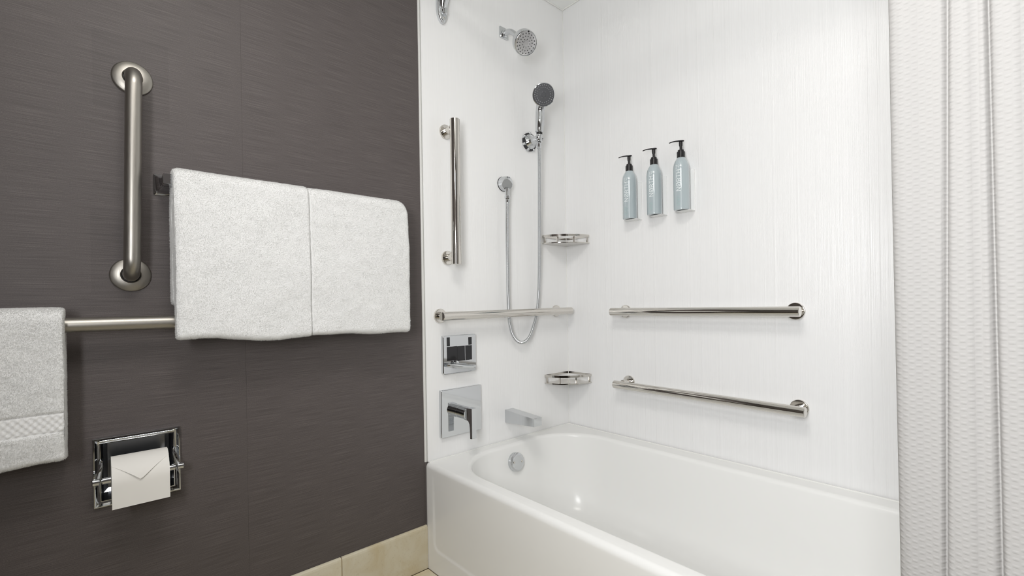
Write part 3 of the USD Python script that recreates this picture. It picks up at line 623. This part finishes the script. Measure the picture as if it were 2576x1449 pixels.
# outlet elbow
so = thing('hose_outlet', 'round chrome wall outlet feeding the shower hose', 'shower outlet', loc=(P, -0.383, 1.414))
oc2 = d3(P, -0.383, 1.4145)
part(so, 'gasket', lathe([(0, 0), (0.0300, 0), (0.0300, 0.0025), (0, 0.0025)], oc2, ex, 56), BLACKG)
dome = m3.Manifold.revolve(m3.CrossSection([[(0, 0), (0.0292, 0), (0.0290, 0.010), (0.0275, 0.022), (0.0240, 0.032), (0.016, 0.038), (0, 0.040)]]), 72)
cutn = d3(-0.52, -0.20, 0.83); cutn /= np.linalg.norm(cutn)      # slanted oval facet
dome = dome.trim_by_plane((0.30, 0.42, -0.86), -0.0305)
q = arr(dome); Rr = frame(ex)
part(so, 'dome', (q[0] @ Rr.T + oc2 + d3(0.0022, 0, 0), q[1]), CHROME, smooth=25)
hx0 = d3(0.0345, -0.3855, 1.392)
part(so, 'spigot', cyl(hx0, hx0 - d3(-0.001, 0.001, 0.034), 0.0088, 28, 0.0008), CHROME)
part(so, 'nut', lathe([(0.0088, 0), (0.0108, 0.0006), (0.0112, 0.002), (0.0112, 0.011), (0.0104, 0.0125), (0.0078, 0.013)], hx0 - d3(0, 0.0008, 0.030), (0, 0, -1), 6), CHROME, smooth=False)
hose_pts = [(0.0356, -0.3872, 1.340), (0.0375, -0.3905, 1.300), (0.0385, -0.3932, 1.2521), (0.037, -0.3921, 1.1089), (0.032, -0.3883, 0.9813), (0.0285, -0.3826, 0.885), (0.028, -0.3752, 0.8332), (0.030, -0.3584, 0.7904), (0.032, -0.3209, 0.7652), (0.032, -0.2819, 0.7775), (0.030, -0.2486, 0.8224), (0.0285, -0.2265, 0.8722), (0.030, -0.2149, 0.94), (0.036, -0.2123, 1.0504), (0.045, -0.2167, 1.202), (0.055, -0.2228, 1.3686), (0.064, -0.2289, 1.5), (0.0685, -0.2333, 1.586)]
L_ = 1.43; NB = 420
pp = spline(hose_pts, NB * 4 + 1)
rr_ = np.tile([0.0060, 0.0071, 0.0073, 0.0071], NB); rr_ = np.r_[rr_, 0.0060]
ho = thing('shower_hose', 'ribbed metal shower hose hanging in a long loop on the bath wall', 'hose', loc=hose_pts[0])
part(ho, 'ribbed_tube', tube(pp, rr_, 14), CHROME, smooth=40)
part(ho, 'end_nut', lathe([(0.0070, 0), (0.0098, 0.001), (0.0092, 0.012), (0.0078, 0.022), (0.0072, 0.024)], (0.0692, -0.2337, 1.5995), (-0.05, 0.02, -1), 28), CHROME)
part(ho, 'end_nut', lathe([(0.0070, 0), (0.0092, 0.001), (0.0088, 0.012), (0.0072, 0.020)], (0.0352, -0.3864, 1.3475), (0.02, -0.04, -1), 28), CHROME)

# ------------------------------------------------------------------ diverter and bath valve
dv = thing('diverter_control', 'small square chrome diverter plate with a short level lever', 'shower control', loc=(P, -0.620, 0.744))
part(dv, 'plate', prism(rrect(-0.695, -0.545, 0.674, 0.814, 0.006), 0.014, (P, 0, 0), bevel=0.0022, **YZX), CHROME, smooth=25)
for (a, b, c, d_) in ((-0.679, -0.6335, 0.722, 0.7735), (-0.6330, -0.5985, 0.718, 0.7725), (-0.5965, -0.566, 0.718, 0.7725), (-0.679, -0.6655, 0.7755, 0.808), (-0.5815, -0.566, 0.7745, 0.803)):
    part(dv, 'painted_reflection', prism(sbox(a, c, b, d_), 0.0009, (P + 0.0135, 0, 0), **YZX), BLACKG, smooth=False, label='glossy black piece standing in for a reflection')  # black plates built in place of dark reflections in the chrome
part(dv, 'hub', lathe([(0.0088, 0.0), (0.0088, 0.014), (0.0078, 0.0165), (0.004, 0.018), (0, 0.0182)], (P + 0.013, -0.645, 0.7130), (1, 0, 0), 36), CHROME)
lp = spline([(0.036, -0.690, 0.7115), (0.040, -0.672, 0.7065), (0.044, -0.645, 0.7020), (0.047, -0.615, 0.6985), (0.049, -0.590, 0.6965), (0.050, -0.573, 0.6960)], 30)
lpv, lpf = tube(lp, np.interp(np.linspace(0, 1, 30), [0, 0.05, 0.2, 0.5, 0.95, 1], [0.0045, 0.0070, 0.0088, 0.0088, 0.0066, 0.0052]), 26)
part(dv, 'lever', (lpv, lpf), CHROME, smooth=40)
vv = thing('bath_valve', 'large square chrome bath valve with a barrel handle and hanging lever', 'shower control', loc=(P, -0.615, 0.531))
part(vv, 'plate', prism(rrect(-0.707, -0.524, 0.446, 0.6175, 0.003), 0.014, (P, 0, 0), bevel=0.0015, **YZX), CHROME, smooth=25)
bc = d3(0.0, -0.6245, 0.5305)
part(vv, 'barrel', join(lathe([(0.0, 0.0), (0.0232, 0.0), (0.0236, 0.0006), (0.0236, 0.0030), (0.0228, 0.0036)], bc + d3(P + 0.0135, 0, 0), ex, 48),
     lathe([(0.0225, 0.0), (0.0232, 0.0008), (0.0232, 0.050), (0.0220, 0.0520), (0, 0.0520)], bc + d3(P + 0.0165, 0, 0), ex, 48)), CHROME, smooth=30)
pl_ = Point(0.0735, 0.5305).buffer(0.0215, quad_segs=20).union(Polygon([(0.0735, 0.552), (0.0955, 0.552), (0.0955, 0.443), (0.0872, 0.443), (0.0866, 0.480), (0.0850, 0.495), (0.0810, 0.505), (0.072, 0.511)])).buffer(-0.002).buffer(0.002, quad_segs=5)
lv, lf = prism(pl_, 0.028, (0, -0.6080, 0), X=(1, 0, 0), Y=(0, 0, 1), Z=(0, -1, 0)); lv = lv.copy()
front = lv[:, 1] < -0.625
lv[front, 1] = -0.640 + 0.35 * (lv[front, 0] - 0.060)     # the cheek is cut at a slant
part(vv, 'lever', (lv, lf), CHROME, smooth=20)
sp = thing('tub_spout', 'tapered square chrome tub spout over the tub end', 'tub spout', loc=(P, -0.371, 0.470))
spv = trimesh.convex.convex_hull(np.array([(x, y, z) for x, c in ((P, ((-0.3935, -0.3485), (0.4440, 0.4965))), (0.173, ((-0.3925, -0.3495), (0.4555, 0.4875)))) for y in c[0] for z in c[1]]))
a = spv.vertices
inner = a + (np.array([0.09, -0.371, 0.4705]) - a) * 0.03
def bevel_hull(verts, b):
    out = []; c = verts.mean(0)
    for p in verts:
        for k in range(3):
            d = np.sign(c - p) * b; d[k] = 0; out.append(p + d)
    return trimesh.convex.convex_hull(np.array(out))
part(sp, 'spout_body', bevel_hull(np.array(a), 0.0011), CHROME, smooth=False)
part(sp, 'outlet', lathe([(0.010, 0.0), (0.0115, 0.001), (0.0115, 0.006), (0.010, 0.006)], (0.150, -0.371, 0.4600), (0.07, 0, -1), 32), BLACKP)

# ------------------------------------------------------------------ corner shelves
def corner_shelf(z, label):
    RA, RB = 0.158, 0.136                                # reach along the left wall and along the back wall
    t = thing('corner_shelf', label, 'shelf', loc=(P, -0.002, z))
    ang = np.linspace(0, PI / 2, 40); c0 = np.array([P + 0.0008, -0.0025])
    def arc(k): return np.c_[c0[0] + RB * k * np.cos(ang), c0[1] - RA * k * np.sin(ang)]
    pl = Polygon(np.vstack([[c0], arc(1.0)]))
    part(t, 'shelf_plate', prism(pl, 0.004, (0, 0, z)), STEEL, smooth=25)
    def band(pts, h, w, zz):
        pts = np.asarray(pts); tg = np.gradient(pts, axis=0); nn = np.c_[tg[:, 1], -tg[:, 0]]; nn /= np.linalg.norm(nn, axis=1)[:, None]
        o1, o2 = pts + nn * w / 2, pts - nn * w / 2
        return prism(Polygon(np.vstack([o1, o2[::-1]])).buffer(0), h, (0, 0, zz))
    part(t, 'rail', band(arc(0.985), 0.0095, 0.0022, z + 0.029), STEEL, smooth=25)
    part(t, 'side_rail', band([c0 + [0.001, -RA * 0.985], c0 + [0.0012, -RA * 0.5], c0 + [0.001, -0.004]], 0.0095, 0.0022, z + 0.029), STEEL, smooth=25)
    part(t, 'side_rail', band([c0 + [RB * 0.985, -0.001], c0 + [RB * 0.5, -0.0012], c0 + [0.004, -0.001]], 0.0095, 0.0022, z + 0.029), STEEL, smooth=25)
    for a in (0.05, 0.52, 1.05, 1.52):
        p = c0 + [RB * 0.95 * math.cos(a), -RA * 0.95 * math.sin(a)]
        q = part(t, 'rail_post', box((p[0] - 0.0035, p[1] - 0.0035, z + 0.003), (p[0] + 0.0035, p[1] + 0.0035, z + 0.0375), 0.0006), STEEL, smooth=False)
    return t
corner_shelf(1.186, 'polished corner shelf with rail, upper one beside the hand shower hose')
corner_shelf(0.573, 'polished corner shelf with rail, lower one just above the tub corner')

# ------------------------------------------------------------------ pump bottles on clear brackets
BR = 0.0280
def bottle(c, label):
    x, y, z = c
    t = thing('pump_bottle', label, 'soap bottle', loc=c, group=None)
    prof = [(0, 0.0015), (0.020, 0.0005), (BR - 0.0035, 0.0), (BR - 0.001, 0.0012), (BR, 0.0045), (BR, 0.148), (BR - 0.0006, 0.158), (BR - 0.0026, 0.169), (BR - 0.006, 0.178), (BR - 0.0115, 0.1865), (0.0150, 0.190), (0.0130, 0.191), (0, 0.191)]
    part(t, 'bottle_body', lathe(prof, c, (0, 0, 1), 64), BOTTLE, smooth=45)
    part(t, 'pump_collar', lathe([(0.0138, 0.1895), (0.0142, 0.1905), (0.0142, 0.211), (0.0134, 0.2125), (0.0108, 0.2130), (0.0108, 0.2185), (0.0098, 0.2195), (0.0048, 0.2198), (0, 0.2198)], c, (0, 0, 1), 40), BLACKP)
    part(t, 'pump_stem', lathe([(0.0045, 0.218), (0.0045, 0.232), (0.0062, 0.235), (0.0066, 0.247), (0.0060, 0.249)], c, (0, 0, 1), 28), BLACKP)
    ca, sa_ = math.cos(math.radians(38)), math.sin(math.radians(38))
    sp_ = spline([(x - k_ * ca, y - k_ * sa_, z + h_) for k_, h_ in ((-0.011, 0.2525), (0.004, 0.2528), (0.020, 0.2522), (0.031, 0.2505), (0.040, 0.2472))], 20)
    sv, sf = tube(sp_, np.interp(np.linspace(0, 1, 20), [0, 0.1, 0.3, 1], [0.0044, 0.0060, 0.0050, 0.0026]), 16)
    sv = sv.copy(); zc = np.interp(-sv[:, 0], -sp_[:, 0], sp_[:, 2]); sv[:, 2] = zc + (sv[:, 2] - zc) * 0.50
    part(t, 'pump_spout', (sv, sf), BLACKP, smooth=True)
    def wrap(mesh, s0, h0, rot, off=0.0002, sub=0.0022, az=5.0):
        v, fcs = arr(mesh); v, fcs = trimesh.remesh.subdivide_to_size(v, fcs, sub, max_iter=12)
        s, h, d = (s0 - v[:, 1], h0 + v[:, 0], v[:, 2]) if rot else (s0 + v[:, 0], h0 + v[:, 1], v[:, 2])
        a = math.radians(-90 + az) + s / BR; r = BR + off + d
        return np.c_[x + r * np.cos(a), y + r * np.sin(a), z + h], fcs
    def fit(txt, h, width, bold=False):
        m = meshkit.text_mesh(txt, h, 0.00025, bold); b = m.bounds
        m.vertices[:, 0] = (m.vertices[:, 0] - b[0, 0]) * width / (b[1, 0] - b[0, 0]); return m
    part(t, 'lettering', wrap(fit('N\u00d8RTH', 0.0165, 0.077), 0.0090, 0.0665, True), PRINT, smooth=False, label='white print reading NORTH')
    part(t, 'lettering', wrap(fit('39\u00b0', 0.0130, 0.0195), -0.0090, 0.1475, False), PRINT, smooth=False, label='white print reading 39 degrees')
    lines = []
    for k in range(7):
        h = 0.016 + k * 0.0048
        lines.append(wrap(box((0, 0, 0), (0.0125 + 0.004 * ((k * 5) % 3) / 2, 0.0007, 0.0002)), -0.0085, h, False))
    part(t, 'small_print', join(*lines), TEAL, smooth=False, label='fine teal print lines', kind='stuff')
    return t
names = [('pale blue pump bottle nearest the tub corner, first of three', 'white bracket behind the pump bottle nearest the tub corner'),
         ('pale blue pump bottle in the middle of the three', 'white bracket behind the middle pump bottle'),
         ('pale blue pump bottle farthest from the tub corner', 'white bracket behind the pump bottle farthest from the tub corner')]
for k in range(3):
    x = 0.3757 + 0.110 * k
    tbk = thing('bottle_bracket', names[k][1], 'bracket', loc=(x, -0.0015, 1.255), group=None)
    part(tbk, 'back_plate', prism(rrect(x - 0.032, x + 0.0335, 1.2525, 1.405, 0.003), 0.004, (0, -0.0016, 0), bevel=0.0008, **XZY), ACRYL, smooth=25)
    part(tbk, 'base_ledge', box((x - 0.020, -0.042, 1.2532), (x + 0.0335, -0.0057, 1.2548), 0.0004), ACRYL, smooth=False)
    part(tbk, 'strap', lathe([(BR + 0.0006, 0), (BR + 0.0018, 0), (BR + 0.0018, 0.005), (BR + 0.0006, 0.005), (BR + 0.0006, 0)], (x, -0.0375, 1.300), (0, 0, 1), 48), ACRYL) if False else None
    b = bottle((x, -0.0375, 1.2550), names[k][0])
    b.GetPrim().SetCustomDataByKey('group', 'pump bottles on the back wall')
    tbk.GetPrim().SetCustomDataByKey('group', 'white bottle brackets on the back wall')

# ------------------------------------------------------------------ curtain rod and curtain
rod = thing('shower_rod', 'curved chrome curtain rod with a wall bracket at the top of the bath wall', 'curtain rod', loc=(P, -0.67, 2.03))
def rod_at(t): return np.array([0.045 + (1.54 - 0.085) * t, -0.672 - 0.135 * (1 - abs(2 * t - 1) ** 5), 2.058])
part(rod, 'rod', tube(np.array([rod_at(t) for t in np.linspace(0, 1, 90)]), 0.0127, 24), CHROME, smooth=True)
shield = Polygon([(-0.692, 2.125), (-0.6935, 2.06), (-0.693, 2.00), (-0.690, 1.980), (-0.684, 1.966), (-0.675, 1.957), (-0.667, 1.955), (-0.660, 1.961), (-0.654, 1.975), (-0.651, 1.995), (-0.649, 2.03), (-0.648, 2.125)]).buffer(-0.003).buffer(0.003, quad_segs=6)
shc = shield.convex_hull
bl_ = [np.c_[np.full(len(q_), P + h_), q_] for h_, q_ in ((0.0, np.array(shc.exterior.coords)[:-1]), (0.0095, np.array(shc.exterior.coords)[:-1]), (0.0125, np.array(shc.buffer(-0.0012).exterior.coords)[:-1]), (0.0150, np.array(shc.buffer(-0.0034).exterior.coords)[:-1]), (0.0162, np.array(shc.buffer(-0.0070).exterior.coords)[:-1]))]
br = part(rod, 'bracket', trimesh.convex.convex_hull(np.vstack(bl_)), CHROME, smooth=45)
part(br, 'bracket_body', trimesh.convex.convex_hull(np.vstack([lathe([(0, 0), (0.030, 0), (0.030, 0.002), (0, 0.002)], (P + 0.012, -0.671, 2.062), (1, 0, 0), 32).vertices, lathe([(0, 0), (0.0195, 0), (0.0195, 0.012), (0, 0.012)], (0.040, -0.682, 2.058), (0.75, -0.66, 0), 32).vertices, cyl((P + 0.012, -0.671, 2.002), (P + 0.018, -0.671, 2.002), 0.011, 24).vertices])), CHROME, smooth=60)
part(br, 'screw_boss', cyl((0.022, -0.667, 2.006), (0.0255, -0.667, 1.984), 0.0098, 28, 0.001), CHROME)
part(br, 'screw', lathe([(0, 0.0010), (0.0028, 0.0008), (0.0042, 0.0), (0.0042, -0.003)], (P + 0.0168, -0.668, 1.972), (1, 0, 0), 20), STEEL)
part(br, 'grub_screw', lathe([(0, 0.0010), (0.0022, 0.0008), (0.0034, 0.0), (0.0034, -0.003)], (0.052, -0.697, 2.036), (0.35, -0.6, -0.7), 18), BLACKP)
part(rod, 'bracket', prism(affinity.translate(rrect(-0.703, -0.640, 1.953, 2.125, 0.01), 0, 0), 0.016, (1.524, 0, 0), **YZX), CHROME, smooth=30)

# curtain: pleated cloth, gathered towards the end wall, with a waffle weave raised in the surface
def groove(x, d): return [(x - 0.0065, -0.8545), (x - 0.0030, -0.8515), (x - 0.0008, -0.853 + d), (x + 0.0004, -0.853 + d), (x + 0.0022, -0.8520), (x + 0.0060, -0.8545)]
kp = [(1.356, -0.828), (1.336, -0.826), (1.322, -0.830), (1.3175, -0.840), (1.3215, -0.850), (1.334, -0.855), (1.350, -0.852)]
for gx_, gd in ((1.3705, 0.0055), (1.4115, 0.0065), (1.4560, 0.006), (1.4930, 0.006)):
    kp += groove(gx_, gd) + [(gx_ + 0.018, -0.8565), (gx_ + 0.028, -0.852)]
kp = np.array(kp[:-1])
for _ in range(3):                                       # round the corners of the folds
    kp = np.vstack([kp[:1], np.stack([0.75 * kp[:-1] + 0.25 * kp[1:], 0.25 * kp[:-1] + 0.75 * kp[1:]], 1).reshape(-1, 2), kp[-1:]])
dd_ = np.r_[0, np.cumsum(np.linalg.norm(np.diff(kp, axis=0), axis=1))]; sa = np.linspace(0, dd_[-1], 520)
kx_, ky_ = np.interp(sa, dd_, kp[:, 0]), np.interp(sa, dd_, kp[:, 1])
Zc = np.linspace(0.13, 2.046, 420)
X0, VV = np.meshgrid(kx_, Zc, indexing='ij'); Y0, _v = np.meshgrid(ky_, Zc, indexing='ij'); lean = VV - 0.95
sh_x = np.interp(X0, [1.317, 1.330, 1.3705, 1.4115, 1.456, 1.52], [0, 0, 1, 0, 0, 0]) * 0.013 * lean + np.interp(X0, [1.317, 1.3705, 1.4115, 1.456, 1.52], [0, 0, 1, 0, 0]) * 0.003 * np.sin(VV * 2.2 + 1) + np.interp(X0, [1.317, 1.34, 1.36], [1, 0.5, 0]) * 0.0018 * np.sin(VV * 3.1 + 0.6)
sw = (meshkit.fbm(np.stack([X0 * 14, VV * 1.3, VV * 0], -1), 3, 8) - 0.5)
G = np.stack([X0 + sh_x, Y0 + 0.008 * sw, VV], -1)
nu, nv = G.shape[:2]
i, j = np.meshgrid(np.arange(nu - 1), np.arange(nv - 1), indexing='ij')
cq = np.stack([i * nv + j, (i + 1) * nv + j, (i + 1) * nv + j + 1, i * nv + j + 1], -1).reshape(-1, 4)
cu = thing('shower_curtain', 'pleated off-white waffle-weave shower curtain gathered at the right', 'shower curtain', loc=(1.42, -0.82, 0.13))
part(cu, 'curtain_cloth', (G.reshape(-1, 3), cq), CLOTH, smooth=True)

# ------------------------------------------------------------------ unseen fittings put behind and above the view to light the room
def lamp(name, label, lo, hi, m=LAMPM):
    t = thing(name, label, 'light', loc=lo); part(t, 'housing', box(lo, hi, 0.004), m, smooth=False); return t
lamp('ceiling_light', 'square white ceiling light over the room', (1.15 - 0.27, -1.50 - 0.27, CEIL - 0.040), (1.15 + 0.27, -1.50 + 0.27, CEIL - 0.0005))
va = thing('vanity', 'dark wood vanity with a white top behind the photographer', 'vanity', loc=(1.9, YF, 0))
part(va, 'cabinet', box((1.05, YF + 0.0005, 0.10), (2.55, YF + 0.27, 0.80), 0.003), ESPRESSO, smooth=False)
part(va, 'counter', box((1.03, YF + 0.0005, 0.80), (2.57, YF + 0.30, 0.835), 0.003), STONE, smooth=False)
for k in range(3):
    part(va, 'door', box((1.065 + k * 0.495, YF + 0.27, 0.115), (1.065 + k * 0.495 + 0.480, YF + 0.288, 0.785), 0.002), ESPRESSO, smooth=False)
lamp('vanity_light', 'long white wall light above the vanity mirror', (1.05, YF + 0.0005, 1.82), (1.79, YF + 0.045, 2.04))
wm = thing('fill_lamp_mirror', 'unseen mirror added as backing for the fill lamp', 'mirror', loc=(1.44, YF, 1.17))  # added to carry the fill light behind the camera
part(wm, 'mirror_glass', box((1.12, YF + 0.0005, 0.845), (1.72, YF + 0.030, 1.50), 0.003), MIRROR, smooth=False)
